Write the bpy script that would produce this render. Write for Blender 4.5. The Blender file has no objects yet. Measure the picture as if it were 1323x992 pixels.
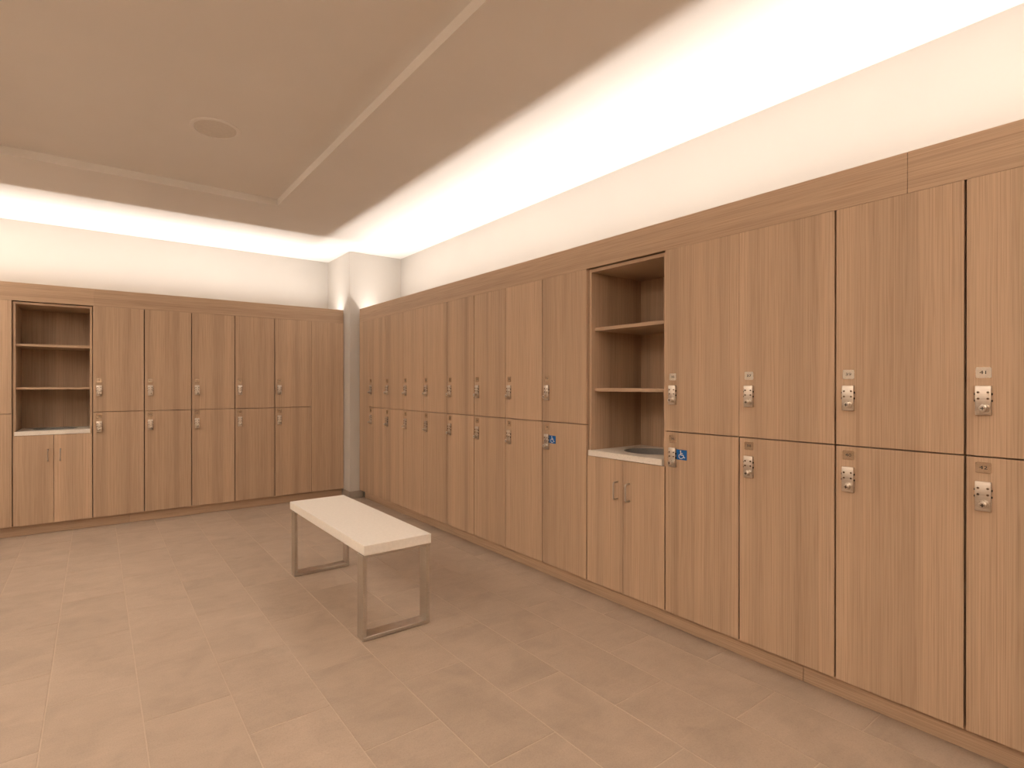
import bpy, bmesh, math, random
from mathutils import Vector, Matrix
PI = math.pi
scene = bpy.context.scene
COL = scene.collection
random.seed(7)

# ------------------------------------------------------------------ camera, world, exposure
CAM_H = 1.32
YAW, PITCH = 0.6174, -0.0016
cam_d = bpy.data.cameras.new('camera')
cam_d.sensor_fit = 'HORIZONTAL'; cam_d.sensor_width = 36.0
cam_d.lens = 36.0 * 688.13 / 1323.0
cam_d.shift_x = (661.5 - 611.22) / 1323.0
cam_d.shift_y = (498.29 - 496.0) / 1323.0
cam_d.clip_start = 0.02
cam = bpy.data.objects.new('camera', cam_d); COL.objects.link(cam)
cam.location = (0, 0, CAM_H); cam.rotation_euler = (PI / 2 + PITCH, 0, -YAW)
scene.camera = cam

world = bpy.data.worlds.new('world'); scene.world = world; world.use_nodes = True
world.node_tree.nodes['Background'].inputs[0].default_value = (0.9, 0.75, 0.6, 1)
world.node_tree.nodes['Background'].inputs[1].default_value = 0.0

vs = scene.view_settings
vs.view_transform = 'Standard'; vs.look = 'None'; vs.gamma = 1.0; vs.use_curve_mapping = False
vs.exposure = 0.27
LED_COLOR = (1.0, 0.905, 0.82)
LED_COLOR_FILL = (1.0, 0.86, 0.72)  # warmer tint of the added fill strips
LED_W_PER_M = 4.7             # watts of each metre of cove strip above the lockers
LED_W_FILL = 22.0             # stronger unseen fill strips added to brighten the whole room

# ------------------------------------------------------------------ measured layout (metres)
A = 2.5166                    # front plane of the right-hand lockers (x)
B = 6.0254                    # front plane of the back lockers (y)
W = 0.4066                    # locker width
NW = 0.5628                   # open shelf cabinet width
Y0 = 5.5655                   # first locker seam of the right-hand run
X0 = 2.0157                   # last locker seam of the back run
ZTOP, ZDT, ZMID, ZBOT = 2.205, 2.047, 1.0703, 0.097
REC = 0.053                   # toe-kick recess
ZC, STEP = 2.865, 0.057       # ceiling, height of the ceiling tray
XR, YB = 3.066, 6.555         # right wall, back wall
XL, YF = -2.40, -1.50         # left wall, wall behind the camera
XLL, YFL = -1.85, -0.95     # faces of the added fill-strip ledges on those two walls
COLX, COLY = 2.405, 5.85      # white column in the corner
R_END, B_END = 5.832, 2.398   # ends of the runs against the column
R_STOP = Y0 - 14 * W - NW     # far end of right run (behind the camera)
B_STOP = X0 - 8 * W - NW      # left end of back run

# ------------------------------------------------------------------ materials
def new_mat(name):
    m = bpy.data.materials.new(name); m.use_nodes = True
    nt = m.node_tree; b = nt.nodes['Principled BSDF']
    return m, nt, b
def N(nt, t, **kw):
    n = nt.nodes.new(t)
    for k, v in kw.items(): setattr(n, k, v)
    return n
def ramp(nt, stops):
    r = nt.nodes.new('ShaderNodeValToRGB'); e = r.color_ramp.elements
    while len(e) < len(stops): e.new(0.5)
    for el, (p, c) in zip(e, stops): el.position = p; el.color = (*c, 1)
    return r
def scaled(c, k): return tuple(x * k for x in c)

WOOD = (0.55, 0.395, 0.275)
def wood_mat(name, sc, base=WOOD):
    m, nt, b = new_mat(name); L = nt.links
    geo = N(nt, 'ShaderNodeNewGeometry'); info = N(nt, 'ShaderNodeObjectInfo')
    mp = N(nt, 'ShaderNodeMapping'); mp.inputs['Scale'].default_value = sc
    L.new(geo.outputs['Position'], mp.inputs['Vector'])
    broad = N(nt, 'ShaderNodeTexNoise'); broad.inputs['Scale'].default_value = 9.0
    broad.inputs['Detail'].default_value = 2.5
    L.new(mp.outputs[0], broad.inputs['Vector'])
    fine = N(nt, 'ShaderNodeTexNoise'); fine.inputs['Scale'].default_value = 240.0
    fine.inputs['Detail'].default_value = 3.0; fine.inputs['Roughness'].default_value = 0.6
    L.new(mp.outputs[0], fine.inputs['Vector'])
    # short pores broken along the grain
    mp2 = N(nt, 'ShaderNodeMapping'); mp2.inputs['Scale'].default_value = tuple(1.0 if s >= .5 else 0.012 for s in sc)
    L.new(geo.outputs['Position'], mp2.inputs['Vector'])
    pore = N(nt, 'ShaderNodeTexNoise'); pore.inputs['Scale'].default_value = 330.0; pore.inputs['Detail'].default_value = 1.0
    L.new(mp2.outputs[0], pore.inputs['Vector'])
    r1 = ramp(nt, [(0.28, scaled(base, 0.80)), (0.5, base), (0.72, scaled(base, 1.12))])
    L.new(broad.outputs['Fac'], r1.inputs['Fac'])
    r2 = ramp(nt, [(0.30, (0.86, 0.85, 0.84)), (0.50, (1.0, 1.0, 1.0)), (0.72, (1.09, 1.09, 1.09))])
    L.new(fine.outputs['Fac'], r2.inputs['Fac'])
    r3 = ramp(nt, [(0.34, (0.88, 0.86, 0.84)), (0.50, (1, 1, 1)), (0.8, (1.04, 1.04, 1.04))])
    L.new(pore.outputs['Fac'], r3.inputs['Fac'])
    mx = N(nt, 'ShaderNodeMix', data_type='RGBA', blend_type='MULTIPLY'); mx.inputs[0].default_value = 1.0
    L.new(r1.outputs['Color'], mx.inputs[6]); L.new(r2.outputs['Color'], mx.inputs[7])
    mx2 = N(nt, 'ShaderNodeMix', data_type='RGBA', blend_type='MULTIPLY'); mx2.inputs[0].default_value = 1.0
    L.new(mx.outputs[2], mx2.inputs[6]); L.new(r3.outputs['Color'], mx2.inputs[7])
    mr = N(nt, 'ShaderNodeMapRange'); mr.inputs[3].default_value = 0.96; mr.inputs[4].default_value = 1.04
    L.new(info.outputs['Random'], mr.inputs[0])
    hs = N(nt, 'ShaderNodeHueSaturation'); L.new(mr.outputs[0], hs.inputs['Value']); L.new(mx2.outputs[2], hs.inputs['Color'])
    L.new(hs.outputs[0], b.inputs['Base Color'])
    b.inputs['Roughness'].default_value = 0.52; b.inputs['Specular IOR Level'].default_value = 0.35
    bp = N(nt, 'ShaderNodeBump'); bp.inputs['Strength'].default_value = 0.05; bp.inputs['Distance'].default_value = 0.001
    L.new(fine.outputs['Fac'], bp.inputs['Height']); L.new(bp.outputs[0], b.inputs['Normal'])
    return m

def paint_mat(name, col, rough=0.7):
    m, nt, b = new_mat(name); L = nt.links
    geo = N(nt, 'ShaderNodeNewGeometry')
    n = N(nt, 'ShaderNodeTexNoise'); n.inputs['Scale'].default_value = 1.3; n.inputs['Detail'].default_value = 3
    L.new(geo.outputs['Position'], n.inputs['Vector'])
    r = ramp(nt, [(0.3, scaled(col, 0.975)), (0.7, scaled(col, 1.015))]); L.new(n.outputs['Fac'], r.inputs['Fac'])
    L.new(r.outputs[0], b.inputs['Base Color'])
    n2 = N(nt, 'ShaderNodeTexNoise'); n2.inputs['Scale'].default_value = 260.0; n2.inputs['Detail'].default_value = 2
    L.new(geo.outputs['Position'], n2.inputs['Vector'])
    bp = N(nt, 'ShaderNodeBump'); bp.inputs['Strength'].default_value = 0.03; bp.inputs['Distance'].default_value = 0.001
    L.new(n2.outputs['Fac'], bp.inputs['Height']); L.new(bp.outputs[0], b.inputs['Normal'])
    b.inputs['Roughness'].default_value = rough; b.inputs['Specular IOR Level'].default_value = 0.25
    return m

def tile_mat(name, col):
    m, nt, b = new_mat(name); L = nt.links
    geo = N(nt, 'ShaderNodeNewGeometry'); info = N(nt, 'ShaderNodeObjectInfo')
    off = N(nt, 'ShaderNodeVectorMath', operation='SCALE'); off.inputs[3].default_value = 37.0
    cmb = N(nt, 'ShaderNodeCombineXYZ')
    for i in range(3): L.new(info.outputs['Random'], cmb.inputs[i])
    L.new(cmb.outputs[0], off.inputs[0])
    add = N(nt, 'ShaderNodeVectorMath', operation='ADD'); L.new(geo.outputs['Position'], add.inputs[0]); L.new(off.outputs[0], add.inputs[1])
    cloud = N(nt, 'ShaderNodeTexNoise'); cloud.inputs['Scale'].default_value = 5.0; cloud.inputs['Detail'].default_value = 5; cloud.inputs['Roughness'].default_value = 0.55
    cloud.inputs['Distortion'].default_value = 0.6
    L.new(add.outputs[0], cloud.inputs['Vector'])
    r = ramp(nt, [(0.28, scaled(col, 0.90)), (0.5, col), (0.74, scaled(col, 1.09))]); L.new(cloud.outputs['Fac'], r.inputs['Fac'])
    mp = N(nt, 'ShaderNodeMapping'); mp.inputs['Rotation'].default_value = (0, 0, 0.9); mp.inputs['Scale'].default_value = (1.2, 7.0, 1)
    L.new(add.outputs[0], mp.inputs['Vector'])
    vein = N(nt, 'ShaderNodeTexNoise'); vein.inputs['Scale'].default_value = 3.2; vein.inputs['Detail'].default_value = 4; vein.inputs['Distortion'].default_value = 1.2
    L.new(mp.outputs[0], vein.inputs['Vector'])
    r2 = ramp(nt, [(0.30, (0.97, 0.97, 0.97)), (0.55, (1, 1, 1)), (0.75, (1.04, 1.035, 1.03))]); L.new(vein.outputs['Fac'], r2.inputs['Fac'])
    speck = N(nt, 'ShaderNodeTexNoise'); speck.inputs['Scale'].default_value = 190.0; speck.inputs['Detail'].default_value = 2
    L.new(add.outputs[0], speck.inputs['Vector'])
    r3 = ramp(nt, [(0.25, (0.9, 0.9, 0.9)), (0.5, (1, 1, 1)), (0.8, (1.05, 1.05, 1.05))]); L.new(speck.outputs['Fac'], r3.inputs['Fac'])
    a1 = N(nt, 'ShaderNodeMix', data_type='RGBA', blend_type='MULTIPLY'); a1.inputs[0].default_value = 1
    L.new(r.outputs[0], a1.inputs[6]); L.new(r2.outputs[0], a1.inputs[7])
    a2 = N(nt, 'ShaderNodeMix', data_type='RGBA', blend_type='MULTIPLY'); a2.inputs[0].default_value = 1
    L.new(a1.outputs[2], a2.inputs[6]); L.new(r3.outputs[0], a2.inputs[7])
    mr = N(nt, 'ShaderNodeMapRange'); mr.inputs[3].default_value = 0.965; mr.inputs[4].default_value = 1.03
    L.new(info.outputs['Random'], mr.inputs[0])
    hs = N(nt, 'ShaderNodeHueSaturation'); L.new(mr.outputs[0], hs.inputs['Value']); L.new(a2.outputs[2], hs.inputs['Color'])
    L.new(hs.outputs[0], b.inputs['Base Color'])
    b.inputs['Roughness'].default_value = 0.55; b.inputs['Specular IOR Level'].default_value = 0.35
    bp = N(nt, 'ShaderNodeBump'); bp.inputs['Strength'].default_value = 0.06; bp.inputs['Distance'].default_value = 0.001
    L.new(vein.outputs['Fac'], bp.inputs['Height']); L.new(bp.outputs[0], b.inputs['Normal'])
    return m

def metal_mat(name, col, rough, aniso_scale=(1, 1, 60)):
    m, nt, b = new_mat(name); L = nt.links
    tc = N(nt, 'ShaderNodeTexCoord'); mp = N(nt, 'ShaderNodeMapping'); mp.inputs['Scale'].default_value = aniso_scale
    L.new(tc.outputs['Object'], mp.inputs['Vector'])
    n = N(nt, 'ShaderNodeTexNoise'); n.inputs['Scale'].default_value = 25.0; n.inputs['Detail'].default_value = 3
    L.new(mp.outputs[0], n.inputs['Vector'])
    r = ramp(nt, [(0.3, scaled(col, 0.9)), (0.7, scaled(col, 1.06))]); L.new(n.outputs['Fac'], r.inputs['Fac'])
    L.new(r.outputs[0], b.inputs['Base Color'])
    mr = N(nt, 'ShaderNodeMapRange'); mr.inputs[3].default_value = rough * 0.8; mr.inputs[4].default_value = rough * 1.2
    L.new(n.outputs['Fac'], mr.inputs[0]); L.new(mr.outputs[0], b.inputs['Roughness'])
    b.inputs['Metallic'].default_value = 1.0
    return m

def plain_mat(name, col, rough=0.5, spec=0.4, speck=0.0):
    m, nt, b = new_mat(name); L = nt.links
    geo = N(nt, 'ShaderNodeNewGeometry')
    n = N(nt, 'ShaderNodeTexNoise'); n.inputs['Scale'].default_value = 60.0; n.inputs['Detail'].default_value = 3
    L.new(geo.outputs['Position'], n.inputs['Vector'])
    r = ramp(nt, [(0.3, scaled(col, 0.97)), (0.7, scaled(col, 1.03))]); L.new(n.outputs['Fac'], r.inputs['Fac'])
    out = r.outputs[0]
    if speck:
        v = N(nt, 'ShaderNodeTexVoronoi'); v.inputs['Scale'].default_value = 70.0
        L.new(geo.outputs['Position'], v.inputs['Vector'])
        rs = ramp(nt, [(0.0, (speck,) * 3), (0.16, (speck,) * 3), (0.2, (1, 1, 1))]); L.new(v.outputs['Distance'], rs.inputs['Fac'])
        mx = N(nt, 'ShaderNodeMix', data_type='RGBA', blend_type='MULTIPLY'); mx.inputs[0].default_value = 1
        L.new(out, mx.inputs[6]); L.new(rs.outputs[0], mx.inputs[7]); out = mx.outputs[2]
    L.new(out, b.inputs['Base Color'])
    b.inputs['Roughness'].default_value = rough; b.inputs['Specular IOR Level'].default_value = spec
    return m

M = {}
M['wood'] = wood_mat('oak_laminate_vertical', (1.0, 1.0, 0.003))
M['wood_h'] = wood_mat('oak_laminate_horizontal', (0.006, 0.006, 1.0))
M['paint'] = paint_mat('warm_white_paint', (0.62, 0.595, 0.56))
M['taupe'] = paint_mat('taupe_bounce_cut', (0.34, 0.29, 0.24))  # dark colour invented for unseen walls, cuts their bounce onto the ceiling tray
M['ceil'] = paint_mat('ceiling_paint', (0.92, 0.905, 0.885), 0.85)
M['tile'] = tile_mat('porcelain_tile', (0.46, 0.364, 0.285))
M['grout'] = plain_mat('grout', (0.56, 0.455, 0.36), 0.9, 0.1)
M['base_tile'] = plain_mat('baseboard_tile', (0.38, 0.33, 0.28), 0.5)
M['steel'] = metal_mat('brushed_steel', (0.64, 0.61, 0.57), 0.30)
M['lock'] = metal_mat('satin_nickel', (0.66, 0.61, 0.55), 0.40, (1, 1, 8))
M['knob'] = metal_mat('nickel_knob', (0.70, 0.66, 0.60), 0.28, (1, 1, 1))
M['button'] = metal_mat('dark_nickel_button', (0.30, 0.26, 0.22), 0.25, (1, 1, 1))
M['plate'] = metal_mat('satin_number_plate', (0.88, 0.84, 0.76), 0.20, (1, 1, 1))
M['ink'] = plain_mat('dark_engraving', (0.05, 0.045, 0.04), 0.6)
M['dark'] = plain_mat('dark_slot', (0.02, 0.018, 0.016), 0.7)
M['blue'] = plain_mat('blue_sign_plastic', (0.004, 0.12, 0.42), 0.35)
M['white'] = plain_mat('white_sign_print', (0.80, 0.82, 0.84), 0.5)
M['stone'] = plain_mat('speckled_quartz', (0.86, 0.81, 0.74), 0.35, 0.4, 0.78)
M['bench'] = plain_mat('cream_solid_surface', (0.90, 0.86, 0.80), 0.42, 0.35)
M['ring'] = plain_mat('grey_chute_liner', (0.36, 0.35, 0.34), 0.4, 0.4, 0.8)
M['grille'] = plain_mat('speaker_grille', (0.80, 0.77, 0.73), 0.8, 0.1)
m_led, nt, b_ = new_mat('led_diffuser')
b_.inputs['Base Color'].default_value = (0.9, 0.85, 0.78, 1)
b_.inputs['Emission Color'].default_value = (*LED_COLOR, 1); b_.inputs['Emission Strength'].default_value = 0.0
M['led'] = m_led

# ------------------------------------------------------------------ mesh helpers
def bm_box(bm, x0, x1, y0, y1, z0, z1, bev=0.0, seg=1):
    vsx = [bm.verts.new((x, y, z)) for x in (x0, x1) for y in (y0, y1) for z in (z0, z1)]
    q = [(0, 1, 3, 2), (4, 6, 7, 5), (0, 4, 5, 1), (2, 3, 7, 6), (0, 2, 6, 4), (1, 5, 7, 3)]
    fs = [bm.faces.new([vsx[i] for i in f]) for f in q]
    if bev:
        es = list({e for f in fs for e in f.edges})
        bmesh.ops.bevel(bm, geom=es, offset=bev, segments=seg, affect='EDGES', profile=0.5)
def bm_cyl(bm, c, axis, r0, r1, h, n=20, cap=True):
    """cylinder / cone from c along axis"""
    ax = Vector(axis).normalized()
    u = ax.orthogonal().normalized(); v = ax.cross(u)
    c = Vector(c); lo, hi = [], []
    for i in range(n):
        t = 2 * PI * i / n; d = u * math.cos(t) + v * math.sin(t)
        lo.append(bm.verts.new(c + d * r0)); hi.append(bm.verts.new(c + d * r1 + ax * h))
    for i in range(n):
        j = (i + 1) % n; bm.faces.new((lo[i], lo[j], hi[j], hi[i]))
    if cap: bm.faces.new(list(reversed(lo))); bm.faces.new(hi)
def bm_tube(bm, pts, r, n=10):
    pts = [Vector(p) for p in pts]; rings = []
    up = None
    for i, p in enumerate(pts):
        t = (pts[min(i + 1, len(pts) - 1)] - pts[max(i - 1, 0)]).normalized()
        u = t.orthogonal().normalized() if up is None else (up - t * up.dot(t)).normalized()
        up = u; v = t.cross(u)
        rings.append([bm.verts.new(p + (u * math.cos(2 * PI * k / n) + v * math.sin(2 * PI * k / n)) * r) for k in range(n)])
    for a, b in zip(rings, rings[1:]):
        for k in range(n): bm.faces.new((a[k], a[(k + 1) % n], b[(k + 1) % n], b[k]))
    bm.faces.new(list(reversed(rings[0]))); bm.faces.new(rings[-1])
def bm_ngon_prism(bm, pts, axis_vec):
    """extrude a planar closed outline along axis_vec"""
    lo = [bm.verts.new(p) for p in pts]; av = Vector(axis_vec)
    hi = [bm.verts.new(Vector(p) + av) for p in pts]
    n = len(pts)
    bm.faces.new(list(reversed(lo))); bm.faces.new(hi)
    for i in range(n):
        j = (i + 1) % n; bm.faces.new((lo[i], lo[j], hi[j], hi[i]))
def finish(bm, name, mat, smooth=False):
    bmesh.ops.recalc_face_normals(bm, faces=bm.faces)
    me = bpy.data.meshes.new(name); bm.to_mesh(me); bm.free()
    me.materials.append(M[mat] if isinstance(mat, str) else mat)
    if smooth:
        for p in me.polygons: p.use_smooth = True
        me.set_sharp_from_angle(angle=math.radians(35))
    return me
def box_mesh(name, mat, x0, x1, y0, y1, z0, z1, bev=0.0, seg=1):
    bm = bmesh.new(); bm_box(bm, x0, x1, y0, y1, z0, z1, bev, seg); return finish(bm, name, mat)
def obj(name, me, parent=None, loc=None):
    o = bpy.data.objects.new(name, me); COL.objects.link(o)
    if parent is not None: o.parent = parent
    if loc is not None: o.location = loc
    return o
def thing(name, label, cat, loc=(0, 0, 0), rz=0.0, group=None):
    o = bpy.data.objects.new(name, None); COL.objects.link(o)
    o.empty_display_size = 0.05
    o.location = loc; o.rotation_euler = (0, 0, rz)
    o['label'] = label; o['category'] = cat
    if group: o['group'] = group
    return o
def struct(name, me=None):
    o = bpy.data.objects.new(name, me); COL.objects.link(o); o['kind'] = 'structure'; return o

# ------------------------------------------------------------------ room shell
T = 0.12
def wall(name, x0, x1, y0, y1, z0=-0.02, z1=ZC + STEP + 0.1, mat='paint'):
    return struct(name, box_mesh(name, mat, x0, x1, y0, y1, z0, z1))
wall('wall_right', XR, XR + T, YF - T, YB + T)
wall('wall_back', XL - T, XR - 0.0005, YB, YB + T)
wall('wall_left', XL - T, XL, YF - T, YB - 0.0005, mat='taupe')
wall('wall_front', XL + 0.0005, XR - 0.0005, YF - T, YF, mat='taupe')
column = wall('wall_column', COLX, XR - 0.001, COLY, YB - 0.001, 0.0, ZC - 0.0005)

# ceiling: a lower border with a shallow raised tray in the middle
TX0, TX1, TY0, TY1 = -0.62, 1.284, 0.34, 4.73
bm = bmesh.new()
def ring_ceiling(bm):
    xs = [XL, TX0, TX1, XR - 0.0008]; ys = [YF, TY0, TY1, YB - 0.0008]
    v = {(i, j): bm.verts.new((xs[i], ys[j], ZC)) for i in range(4) for j in range(4)}
    for i in range(3):
        for j in range(3):
            if (i, j) != (1, 1): bm.faces.new((v[i, j], v[i, j + 1], v[i + 1, j + 1], v[i + 1, j]))
    t = {(i, j): bm.verts.new((xs[i], ys[j], ZC + STEP)) for i in (1, 2) for j in (1, 2)}
    for a, b in (((1, 1), (1, 2)), ((1, 2), (2, 2)), ((2, 2), (2, 1)), ((2, 1), (1, 1))):
        bm.faces.new((v[a], v[b], t[b], t[a]))
    bm.faces.new((t[1, 1], t[1, 2], t[2, 2], t[2, 1]))
    o = {(i, j): bm.verts.new((xs[i], ys[j], ZC + STEP + 0.1)) for i in (0, 3) for j in (0, 3)}
    bm.faces.new((o[0, 0], o[3, 0], o[3, 3], o[0, 3]))
    bm.faces.new((v[0, 0], v[1, 0], v[2, 0], v[3, 0], o[3, 0], o[0, 0]))
    bm.faces.new((v[3, 0], v[3, 1], v[3, 2], v[3, 3], o[3, 3], o[3, 0]))
    bm.faces.new((v[3, 3], v[2, 3], v[1, 3], v[0, 3], o[0, 3], o[3, 3]))
    bm.faces.new((v[0, 3], v[0, 2], v[0, 1], v[0, 0], o[0, 0], o[0, 3]))
ring_ceiling(bm)
struct('ceiling', finish(bm, 'ceiling', 'ceil'))

# floor: grout bed with a half-bond of long tiles
floor = struct('floor', box_mesh('floor', 'grout', XL, XR - 0.0008, YF, YB - 0.0008, -0.06, -0.0012))
TW, TL, G = 0.3185, 0.6355, 0.0042
def tile_bm(bm, x, y, w, l):
    bm_box(bm, x - w / 2, x + w / 2, y - l / 2, y + l / 2, -0.009, 0.0, 0.0009)
bm = bmesh.new(); tile_bm(bm, 0, 0, TW - G, TL - G); tile_me = finish(bm, 'tile', 'tile')
rest = bmesh.new(); n_t = 0
for c in range(-10, 12):
    cx0 = -0.165 + (c - 2) * TW
    ph = (2.781 if c % 2 == 0 else 2.455) - 0.010 * (c - 2)
    xa, xb = cx0 + G / 2, cx0 + TW - G / 2
    xb = min(xb, XR - 0.3)
    if xa < XL + 0.01: continue
    for k in range(-10, 8):
        ya, yb = ph + k * TL + G / 2, ph + (k + 1) * TL - G / 2
        ya, yb = max(ya, YF + 0.003), min(yb, YB - 0.3)
        if yb - ya < 0.02 or xb - xa < 0.02: continue
        dz = random.uniform(-0.0004, 0.0004)
        if c >= -1 and yb > -0.4:
            full = abs((yb - ya) - (TL - G)) < 1e-4 and abs((xb - xa) - (TW - G)) < 1e-4
            me = tile_me if full else box_mesh('tile', 'tile', -(xb - xa) / 2, (xb - xa) / 2, -(yb - ya) / 2, (yb - ya) / 2, -0.009, 0.0, 0.0009)
            obj('tile', me, floor, ((xa + xb) / 2, (ya + yb) / 2, dz)); n_t += 1
        else:
            tile_bm(rest, (xa + xb) / 2, (ya + yb) / 2, xb - xa, yb - ya)
o = obj('tile_field', finish(rest, 'tile_field', 'tile'), floor); o['kind'] = 'stuff'

# column baseboard
bb = struct('baseboard_column')
obj('baseboard_tile', box_mesh('baseboard_tile', 'base_tile', COLX - 0.010, A + 0.05, COLY - 0.012, COLY - 0.0005, 0.0015, 0.088, 0.001), bb)
obj('baseboard_tile', box_mesh('baseboard_tile', 'base_tile', COLX - 0.010, COLX - 0.0005, COLY, B + 0.05, 0.0015, 0.088, 0.001), bb)

# toe kicks
def boards(parent_name, part_name, spans, make):
    p = struct(parent_name)
    for (a, b) in spans: obj(part_name, make(a, b), p)
    return p
boards('baseboard_right', 'kick_board', [(R_STOP, 1.0795), (1.0815, R_END - 0.03)],
       lambda a, b: box_mesh('kick_board', 'wood_h', A + REC, A + REC + 0.018, a, b, 0.0015, ZBOT - 0.003, 0.0006))
boards('baseboard_back', 'kick_board', [(B_STOP, 0.2715), (0.2735, B_END - 0.0)],
       lambda a, b: box_mesh('kick_board', 'wood_h', a, b, B + REC, B + REC + 0.018, 0.0015, ZBOT - 0.003, 0.0006))
# fascia boards above the doors, shielding the light strips
boards('trim_1', 'fascia_board', [(R_STOP, 0.6952), (0.6967, R_END)],
       lambda a, b: box_mesh('fascia_board', 'wood_h', A + 0.001, A + 0.020, a, b, ZDT + 0.001, ZTOP, 0.0008))
boards('trim_2', 'fascia_board', [(B_STOP, -0.0035), (-0.0025, B_END)],
       lambda a, b: box_mesh('fascia_board', 'wood_h', a, b, B + 0.001, B + 0.020, ZDT + 0.001, ZTOP, 0.0008))
for nm, x0, x1, y0, y1 in (('trim_1', A + 0.0203, A + 0.034, 0.64, 0.75), ('trim_2', -0.06, 0.055, B + 0.0203, B + 0.034)):
    obj('fascia_light_stop', box_mesh('fascia_light_stop', 'wood_h', x0, x1, y0, y1, ZDT + 0.024, ZTOP - 0.002), bpy.data.objects[nm])  # block added behind each joint to stop strip light leaking through
# boards closing the top of the cabinets behind the fascia
struct('trim_3', box_mesh('cabinet_top', 'wood_h', A + 0.0205, XR - 0.002, R_STOP, R_END, ZDT + 0.004, ZDT + 0.022))
struct('trim_4', box_mesh('cabinet_top', 'wood_h', B_STOP, B_END, B + 0.0205, YB - 0.002, ZDT + 0.004, ZDT + 0.022))

# ------------------------------------------------------------------ cove light strips
def led_strip(label, loc, rz, length, width, zt, watts=LED_W_PER_M, color=LED_COLOR):
    t = thing('light_strip', label, 'light strip', loc, rz, 'cove light strips')
    bm = bmesh.new()
    w = width / 2
    bm_box(bm, 0, length, -w - 0.006, w + 0.006, 0, 0.006); bm_box(bm, 0, length, -w - 0.006, -w - 0.003, 0.006, zt - 0.003)
    bm_box(bm, 0, length, w + 0.003, w + 0.006, 0.006, zt - 0.003)
    obj('channel', finish(bm, 'channel', 'steel'), t)
    obj('diffuser', box_mesh('diffuser', 'led', 0.002, length - 0.002, -w - 0.0025, w + 0.0025, 0.0065, zt - 0.008), t)
    ld = bpy.data.lights.new('strip_light', 'AREA'); ld.shape = 'RECTANGLE'; ld.size = length - 0.01; ld.size_y = width
    ld.spread = math.radians(138)            # lensed strip
    ld.energy = watts * length; ld.color = color
    lo = bpy.data.objects.new('strip_light', ld); COL.objects.link(lo); lo.parent = t
    lo.location = (length / 2, 0, zt - 0.006); lo.rotation_euler = (PI, 0, 0)
    return t
ZS = ZDT + 0.0225
led_strip('long warm light strip hidden behind the right-hand fascia', (2.626, R_END - 0.02, ZS), -PI / 2, (R_END - 0.02) - R_STOP - 0.02, 0.016, 0.034)
led_strip('warm light strip hidden behind the back wall fascia', (B_STOP + 0.02, 6.145, ZS), 0.0, B_END - 0.03 - B_STOP, 0.008, 0.034)

# unseen oak-faced ledges, added to carry the fill strips, on the left wall and behind the camera, same height as the lockers
def ledge(name, x0, x1, y0, y1, lip):
    bm = bmesh.new(); bm_box(bm, x0, x1, y0, y1, 0.0, ZS - 0.0005); bm_box(bm, *lip, ZS - 0.0004, ZTOP)
    return struct(name, finish(bm, name, 'wood'))
ledge('trim_5', XL + 0.001, XLL, YFL + 0.002, YB - 0.54, (XLL - 0.02, XLL, YFL + 0.002, YB - 0.54))
ledge('trim_6', XL + 0.001, XR - 0.002, YF + 0.001, YFL, (XLL, A + 0.02, YFL - 0.02, YFL))
struct('wall_left_reflector', box_mesh('wall_left_reflector', 'ceil', XLL + 0.0005, XLL + 0.018, 0.6, 5.2, 1.28, 1.95, 0.002))  # unseen white reflector added to brighten the upper number plates
led_strip('added fill light strip on the unseen left-hand ledge', (XLL - 0.19, YFL + 0.02, ZS), PI / 2, B - YFL - 0.1, 0.030, 0.034, LED_W_FILL, LED_COLOR_FILL)  # fill added out of view to lift the overall brightness
led_strip('added fill light strip on the unseen ledge opposite the back wall lockers', (A, YFL - 0.20, ZS), PI, A - XLL - 0.05, 0.030, 0.034, LED_W_FILL * 0.7, LED_COLOR_FILL)  # second added fill, behind the camera

# ------------------------------------------------------------------ lockers
DT = 0.020          # door thickness
PW = 0.018
def carcass_mesh(h):
    bm = bmesh.new(); i = 0.003; d0, d1 = DT + 0.002, 0.50
    bm_box(bm, i, i + PW, d0, d1, 0.001, h - 0.001); bm_box(bm, W - i - PW, W - i, d0, d1, 0.001, h - 0.001)
    bm_box(bm, i + PW, W - i - PW, d0, d1, 0.001, 0.001 + PW); bm_box(bm, i + PW, W - i - PW, d0, d1, h - 0.001 - PW, h - 0.001)
    bm_box(bm, i + PW, W - i - PW, d1 - 0.008, d1, 0.001 + PW, h - 0.001 - PW)
    return finish(bm, 'carcass', 'wood')
H_UP, H_LO = ZDT - ZMID, ZMID - ZBOT
carc = {True: carcass_mesh(H_UP), False: carcass_mesh(H_LO)}
door_cache = {}
def door_mesh(up, gl, gr):
    k = (up, round(gl, 4), round(gr, 4))
    if k not in door_cache:
        h = H_UP if up else H_LO
        z0 = 0.0025 if up else 0.0; z1 = h if up else h - 0.0025
        door_cache[k] = box_mesh('door', 'wood', gl, W - gr, 0.0, DT, z0, z1, 0.0008)
    return door_cache[k]
# number plate, rounded rectangle
def rounded_rect(x0, x1, z0, z1, r, y, n=4):
    pts = []
    for cx, cz, a0 in ((x1 - r, z1 - r, 0), (x0 + r, z1 - r, 90), (x0 + r, z0 + r, 180), (x1 - r, z0 + r, 270)):
        for k in range(n + 1):
            t = math.radians(a0 + 90 * k / n); pts.append((cx + r * math.cos(t), y, cz + r * math.sin(t)))
    return pts
bm = bmesh.new(); bm_ngon_prism(bm, rounded_rect(-0.0205, 0.0205, -0.019, 0.019, 0.005, 0.0), (0, -0.0022, 0)); plate_me = finish(bm, 'number_plate', 'plate')
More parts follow.
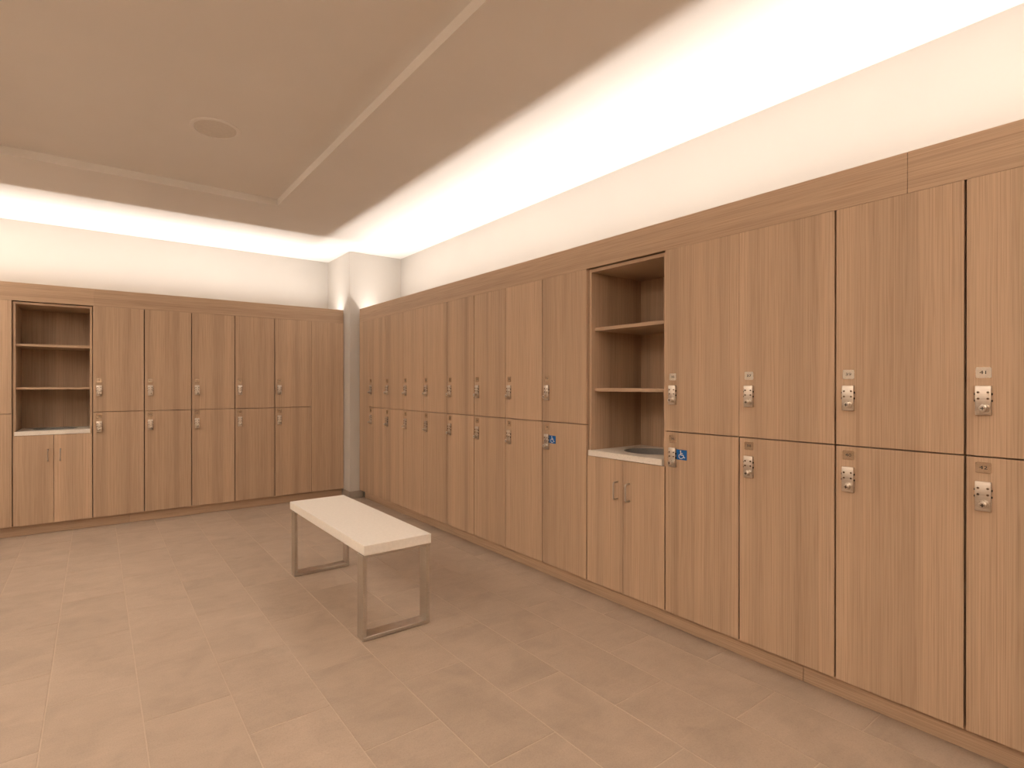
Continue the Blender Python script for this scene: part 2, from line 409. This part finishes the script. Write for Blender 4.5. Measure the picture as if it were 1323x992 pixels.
# lock body, buttons, knob (local origin: body centre on the door face)
LW, LH, LD = 0.042, 0.102, 0.013
bm = bmesh.new(); bm_box(bm, -LW / 2, LW / 2, -LD, 0.0, -LH / 2, LH / 2, 0.0025, 2); lock_me = finish(bm, 'lock', 'lock', True)
bm = bmesh.new(); bm_cyl(bm, (0, 0, 0), (0, -1, 0), 0.0040, 0.0030, 0.0028, 12); button_me = finish(bm, 'button', 'button', True)
bm = bmesh.new(); bm_cyl(bm, (0, 0, 0), (1, 0, 0), 0.0045, 0.0035, 0.0028, 12); side_me = finish(bm, 'side_shade_bump', 'dark', True)  # dark bumps standing in for shadows at the lock's sides
bm = bmesh.new()
bm_cyl(bm, (0, 0, 0), (0, -1, 0), 0.0150, 0.0140, 0.004, 24)
bm_cyl(bm, (0, -0.004, 0), (0, -1, 0), 0.0112, 0.0112, 0.022, 24)
bm_cyl(bm, (0, -0.026, 0), (0, -1, 0), 0.0112, 0.0092, 0.0018, 24)
for k in range(10):
    t = 2 * PI * k / 10; bm_cyl(bm, (0.0102 * math.cos(t), -0.005, 0.0102 * math.sin(t)), (0, -1, 0), 0.0017, 0.0017, 0.0205, 6)
knob_me = finish(bm, 'knob', 'knob', True)
bm = bmesh.new(); bm_box(bm, -0.0058, 0.0058, -0.0284, -0.0275, -0.0013, 0.0013); bm_box(bm, -0.0013, 0.0013, -0.0285, -0.0275, -0.0058, 0.0058)
slot_me = finish(bm, 'key_slot', 'dark')
def number_mesh(n):
    cu = bpy.data.curves.new('number', 'FONT'); cu.body = str(n); cu.size = 0.019
    cu.align_x = 'CENTER'; cu.align_y = 'CENTER'; cu.extrude = 0.0002; cu.resolution_u = 2
    to = bpy.data.objects.new('number_tmp', cu); COL.objects.link(to)
    bpy.context.view_layer.update()
    me = bpy.data.meshes.new_from_object(to.evaluated_get(bpy.context.evaluated_depsgraph_get()))
    bpy.data.objects.remove(to); bpy.data.curves.remove(cu)
    me.transform(Matrix.Rotation(PI / 2, 4, 'X') @ Matrix.Diagonal((1.15, 0.9, 1, 1)))
    me.name = 'number'; me.materials.clear(); me.materials.append(M['ink'])
    return me
# wheelchair symbol on a blue square, built as flat raised print
SW, SH = 0.060, 0.053
bm = bmesh.new(); bm_box(bm, 0, SW, -0.002, 0, 0, SH, 0.0006); sign_me = finish(bm, 'accessibility_sign', 'blue')
def symbol_mesh():
    bm = bmesh.new(); y = -0.0021; th = (0, -0.0004, 0)
    def disc(cx, cz, r, n=18): bm_ngon_prism(bm, [(cx + r * math.cos(2 * PI * k / n), y, cz + r * math.sin(2 * PI * k / n)) for k in range(n)], th)
    def seg(p, q, w):
        d = Vector((q[0] - p[0], q[1] - p[1])).normalized(); nx, nz = -d.y * w / 2, d.x * w / 2
        bm_ngon_prism(bm, [(p[0] + nx, y, p[1] + nz), (q[0] + nx, y, q[1] + nz), (q[0] - nx, y, q[1] - nz), (p[0] - nx, y, p[1] - nz)], th)
    disc(0.0245, 0.0455, 0.0036)
    seg((0.0248, 0.0415), (0.0262, 0.0245), 0.0042)
    seg((0.0255, 0.0345), (0.0375, 0.0345), 0.0032)
    seg((0.0245, 0.0255), (0.0400, 0.0255), 0.0040)
    seg((0.0390, 0.0265), (0.0450, 0.0120), 0.0040)
    seg((0.0435, 0.0115), (0.0505, 0.0140), 0.0034)
    c, r0, r1 = (0.0265, 0.0185), 0.0105, 0.0138
    a0, a1, n = math.radians(118), math.radians(345), 16
    for k in range(n):
        t, u = a0 + (a1 - a0) * k / n, a0 + (a1 - a0) * (k + 1) / n
        bm_ngon_prism(bm, [(c[0] + r * math.cos(w), y, c[1] + r * math.sin(w)) for r, w in ((r0, t), (r1, t), (r1, u), (r0, u))], th)
    return finish(bm, 'wheelchair_symbol', 'white')
symbol_me = symbol_mesh()

def locker(label, up, number, loc, rz, gl, gr, group, sign=False):
    t = thing('locker', label, 'locker', loc, rz, group)
    obj('carcass', carc[up], t)
    obj('door', door_mesh(up, gl, gr), t)
    zp = 0.2925 if up else (1.0325 - ZBOT); zl = (0.196 if up else 0.934 - ZBOT)
    p = obj('number_plate', plate_me, t, (0.0485, -0.0001, zp))
    obj('number', number_mesh(number), p, (0, -0.0024, 0))
    l = obj('lock', lock_me, t, (0.0490, -0.0002, zl))
    for bx in (-0.0125, 0.0125):
        for bz in (0.028, 0.006): obj('button', button_me, l, (bx, -LD, bz))
    for bz in (0.022, -0.001):
        obj('side_shade_bump', side_me, l, (LW / 2 - 0.0002, -0.007, bz))
        o = obj('side_shade_bump', side_me, l, (-LW / 2 + 0.0002, -0.007, bz)); o.rotation_euler = (0, 0, PI)
    obj('knob', knob_me, l, (0.004, -LD, -0.027))
    obj('key_slot', slot_me, l, (0.004, -LD, -0.027))
    if sign:
        s = obj('accessibility_sign', sign_me, t, (0.0715, -0.0002, 0.9255 - ZBOT)); s['label'] = 'blue sign with white wheelchair symbol'
        obj('wheelchair_symbol', symbol_me, s, (0, 0, 0))
    return t

ORD = ['first', 'second', 'third', 'fourth', 'fifth', 'sixth', 'seventh', 'eighth']
def half_gaps(n):
    r = random.Random(n * 13 + 5); return [r.choice((0.0022, 0.003, 0.0034, 0.0026)) for _ in range(n + 1)]
# right-hand run (local x runs towards the camera)
RG = {True: [.0012, .0014, .0026, .0018, .0026, .0032, .0030, .0030, .0040, .0012, .0009, .0036, .0036, .003, .003, .003],
      False: [.0012, .0014, .0026, .0018, .0026, .0032, .0030, .0030, .0040, .0044, .0036, .0038, .0036, .003, .003, .003]}
def right_y(k): return Y0 - k * W - (NW if k >= 8 else 0)
for k in range(14):
    y = right_y(k)
    for up in (True, False):
        num = 19 + 2 * k - (0 if k < 8 else 0) + (0 if up else 1)
        g = RG[up]; gl = g[k] if k < 8 else g[k + 1]; gr = g[k + 1] if k < 8 else g[k + 2]
        row = 'upper' if up else 'lower'
        if k < 7: lab = '%s oak locker on the right wall, %s from the white corner column' % (row, ORD[k])
        elif k == 7:
            lab = ('upper oak locker on the right wall, immediately left of the open shelves' if up else
                   'lower oak locker with blue wheelchair sign, immediately left of the right-hand shelf cabinet')
        elif k == 8:
            lab = ('upper oak locker on the right wall, immediately right of the open shelves' if up else
                   'lower oak locker with blue wheelchair sign, immediately right of the right-hand shelf cabinet')
        else:
            nw = ['thirty-seven', 'thirty-nine', 'forty-one', 'forty-three', 'forty-five'][k - 9] if up else ['thirty-eight', 'forty', 'forty-two', 'forty-four', 'forty-six'][k - 9]
            lab = '%s oak locker on the right wall, number plate %s, %s right of the shelves' % (row, nw, ORD[k - 8])
        locker(lab, up, num, (A, y, ZMID if up else ZBOT), -PI / 2, gl, gr, 'lockers along the right wall', sign=(not up and k in (7, 8)))
# back run (local x runs to the right)
BG = [.003, .003, .003, .003, .0030, .0032, .0045, .0036, .0038, .0042, .0012]
for k in range(8):                      # k = 0..4 right of the shelves, 5.. left of them
    x = X0 - (k + 1) * W - (NW if k >= 5 else 0)
    for up in (True, False):
        num = 17 - 2 * k + (0 if up else 1)
        gi = 9 - k if k < 5 else 8 - k
        gl, gr = (BG[gi], BG[gi + 1]) if k < 5 else (BG[max(gi, 0)], BG[max(gi, 0) + 1])
        row = 'upper' if up else 'lower'
        if k < 5: lab = '%s oak locker on the back wall, %s right of the open shelves' % (row, ORD[4 - k])
        else: lab = '%s oak locker on the back wall, %s left of the open shelves' % (row, ORD[k - 5])
        locker(lab, up, num, (x, B, ZMID if up else ZBOT), 0.0, gl, gr, 'lockers along the back wall')

# filler panels closing the runs against the column
fp = obj('filler_panel', box_mesh('filler_panel', 'wood', Y0 - R_END, -0.0012, 0.0, DT, 0.0, ZDT - ZBOT, 0.0008), None, (A, Y0, ZBOT))
fp.rotation_euler = (0, 0, -PI / 2)
fp['label'] = 'narrow full-height oak filler panel beside the white column, right wall'; fp['category'] = 'panel'
fp = obj('filler_panel', box_mesh('filler_panel', 'wood', 0.0012, B_END - X0, 0.0, DT, 0.0, ZDT - ZBOT, 0.0008), None, (X0, B, ZBOT))
fp['label'] = 'wide full-height oak panel without a lock beside the column, back wall'; fp['category'] = 'panel'

# ------------------------------------------------------------------ open shelf cabinets with counter and doors below
def handle_mesh():
    bm = bmesh.new(); h, pr, r = 0.100, 0.036, 0.012
    pts = [(0, 0, 0), (0, -(pr - r), 0)]
    for k in range(1, 6):
        t = PI / 2 * k / 6; pts.append((0, -(pr - r) - r * math.sin(t), r - r * math.cos(t)))
    pts += [(0, -pr, r), (0, -pr, h - r)]
    for k in range(1, 6):
        t = PI / 2 * k / 6; pts.append((0, -(pr - r) - r * math.cos(t), h - r + r * math.sin(t)))
    pts += [(0, -(pr - r), h), (0, 0, h)]
    bm_tube(bm, pts, 0.0050, 10); return finish(bm, 'handle', 'steel', True)
handle_me = handle_mesh()
CT0, CT1 = 0.880, 0.9135
HOLE = (NW / 2, 0.275, 0.168)
def counter_mesh():
    bm = bmesh.new()
    out = [(0.0125, -0.001), (0.5440, -0.001), (0.5440, 0.0195), (NW - 0.0215, 0.0195), (NW - 0.0215, 0.508), (0.0215, 0.508), (0.0215, 0.0195), (0.0125, 0.0195)]
    n = 48
    hole = [(HOLE[0] + HOLE[2] * math.cos(2 * PI * k / n), HOLE[1] + HOLE[2] * math.sin(2 * PI * k / n)) for k in range(n)]
    loops = {}
    for z in (CT0, CT1):
        vo = [bm.verts.new((x, y, z)) for x, y in out]; vh = [bm.verts.new((x, y, z)) for x, y in hole]
        es = [bm.edges.new((v[i], v[(i + 1) % len(v)])) for v in (vo, vh) for i in range(len(v))]
        bmesh.ops.triangle_fill(bm, edges=es, use_beauty=True)
        loops[z] = (vo, vh)
    for q in (0, 1):
        a, b = loops[CT0][q], loops[CT1][q]
        for i in range(len(a)):
            j = (i + 1) % len(a); bm.faces.new((a[i], a[j], b[j], b[i]))
    return finish(bm, 'worktop', 'stone')
counter_me = counter_mesh()
def liner_mesh():
    bm = bmesh.new(); n = 48; prof = [(HOLE[2] - 0.001, CT1 - 0.001), (HOLE[2] - 0.001, CT0 - 0.10), (HOLE[2] - 0.006, CT0 - 0.10), (HOLE[2] - 0.006, CT1 - 0.001)]
    rings = [[bm.verts.new((HOLE[0] + r * math.cos(2 * PI * k / n), HOLE[1] + r * math.sin(2 * PI * k / n), z)) for k in range(n)] for r, z in prof]
    for a, b in zip(rings, rings[1:] + rings[:1]):
        for k in range(n): bm.faces.new((a[k], a[(k + 1) % n], b[(k + 1) % n], b[k]))
    return finish(bm, 'chute_liner', 'ring', True)
liner_me = liner_mesh()
SD0, SD1 = 0.020, 0.515
cab = {}
cab['side_l'] = box_mesh('side_panel', 'wood', 0.0025, 0.0205, SD0, SD1, ZBOT + 0.001, ZDT - 0.004, 0.0006)
cab['side_r'] = box_mesh('side_panel', 'wood', NW - 0.0205, NW - 0.0025, SD0, SD1, ZBOT + 0.001, ZDT - 0.004, 0.0006)
cab['top'] = box_mesh('top_panel', 'wood_h', 0.0207, NW - 0.0207, SD0, SD1, 2.0225, 2.0425, 0.0006)
cab['back'] = box_mesh('back_panel', 'wood', 0.0207, NW - 0.0207, SD1 - 0.006, SD1, ZBOT + 0.02, 2.022)
cab['bottom'] = box_mesh('bottom_panel', 'wood_h', 0.0207, NW - 0.0207, SD0 + 0.003, SD1 - 0.0065, ZBOT + 0.001, ZBOT + 0.019)
cab['shelf'] = box_mesh('shelf', 'wood_h', 0.021, NW - 0.021, 0.050, SD1 - 0.0065, 0, 0.0205, 0.0006)
cab['door_l'] = box_mesh('door', 'wood', 0.004, NW / 2 - 0.0013, 0.0, DT - 0.001, ZBOT, 0.8765, 0.0008)
cab['door_r'] = box_mesh('door', 'wood', NW / 2 + 0.0013, NW - 0.004, 0.0, DT - 0.001, ZBOT, 0.8765, 0.0008)
def shelf_cabinet(loc, rz, where):
    t = thing('shelf_cabinet', 'oak cabinet with open towel shelves over two small doors, %s' % where, 'cabinet', loc, rz, 'open shelf cabinets')
    for k in ('side_l', 'side_r'): obj('side_panel', cab[k], t)
    obj('top_panel', cab['top'], t); obj('back_panel', cab['back'], t); obj('bottom_panel', cab['bottom'], t)
    for z in (1.6585, 1.2795): obj('shelf', cab['shelf'], t, (0, 0, z))
    for k, hx in (('door_l', NW / 2 - 0.040), ('door_r', NW / 2 + 0.046)):
        d = obj('door', cab[k], t)
        obj('handle', handle_me, d, (hx, 0.0, 0.648))
    c = thing('countertop', 'pale speckled stone counter with round towel drop hole, %s' % where, 'countertop', loc, rz, 'stone counters in the shelf cabinets')
    obj('worktop', counter_me, c); obj('chute_liner', liner_me, c)
shelf_cabinet((A, Y0 - 8 * W, 0), -PI / 2, 'right wall')
shelf_cabinet((X0 - 5 * W - NW, B, 0), 0.0, 'back wall')

# ------------------------------------------------------------------ bench
t = thing('bench', 'cream slab bench on two brushed steel loop legs, middle of the tiled floor', 'bench', (1.315, 3.165, 0))
BX, BY0, BY1 = 0.198, -0.635, 0.635
obj('seat', box_mesh('seat', 'bench', -BX, BX, BY0, BY1, 0.4475, 0.500, 0.003, 2), t)
def frame_piece(x0, x1, y0, y1, z0, z1): return box_mesh('bar', 'steel', x0, x1, y0, y1, z0, z1, 0.0012)
for y0, y1 in ((-0.617, -0.543), (0.527, 0.601)):
    f = obj('leg_frame', frame_piece(-BX + 0.001, BX - 0.001, y0, y1, 0.0025, 0.0225), t)
    for n_, x0, x1 in (('upright', -BX + 0.001, -BX + 0.021), ('upright', BX - 0.021, BX - 0.001)):
        obj(n_, frame_piece(x0, x1, y0, y1, 0.0226, 0.4425), f)
    obj('top_bar', frame_piece(-BX + 0.0212, BX - 0.0212, y0, y1, 0.4300, 0.4425), f)
    obj('mounting_plate', box_mesh('mounting_plate', 'dark', -BX + 0.006, BX - 0.006, y0 + 0.003, y1 - 0.003, 0.4426, 0.4474), f)
    for sx in (-0.07, 0.05):
        bm = bmesh.new(); bm_cyl(bm, (sx, (y0 + y1) / 2 - 0.02, 0.4299), (0, 0, -1), 0.006, 0.005, 0.004, 12)
        obj('screw', finish(bm, 'screw', 'dark'), f)
    for sx in (-BX + 0.03, BX - 0.03):
        bm = bmesh.new(); bm_cyl(bm, (sx, (y0 + y1) / 2, 0.0008), (0, 0, 1), 0.014, 0.014, 0.0018, 16)
        obj('foot_pad', finish(bm, 'foot_pad', 'dark'), f)

# ------------------------------------------------------------------ ceiling speaker
t = thing('ceiling_speaker', 'round flush speaker with thin rim in the ceiling tray', 'speaker', (0.617, 3.655, ZC + STEP))
bm = bmesh.new(); n = 48
prof = [(0.148, -0.0003), (0.147, -0.005), (0.140, -0.0075), (0.124, -0.0055), (0.121, -0.0012), (0.121, -0.0003)]
rings = [[bm.verts.new((r * math.cos(2 * PI * k / n), r * math.sin(2 * PI * k / n), z)) for k in range(n)] for r, z in prof]
for a, b in zip(rings, rings[1:] + rings[:1]):
    for k in range(n): bm.faces.new((a[k], a[(k + 1) % n], b[(k + 1) % n], b[k]))
obj('rim', finish(bm, 'rim', 'ceil', True), t)
bm = bmesh.new(); bm_cyl(bm, (0, 0, -0.0005), (0, 0, -1), 0.1205, 0.1195, 0.0020, 48)
obj('grille', finish(bm, 'grille', 'grille'), t)
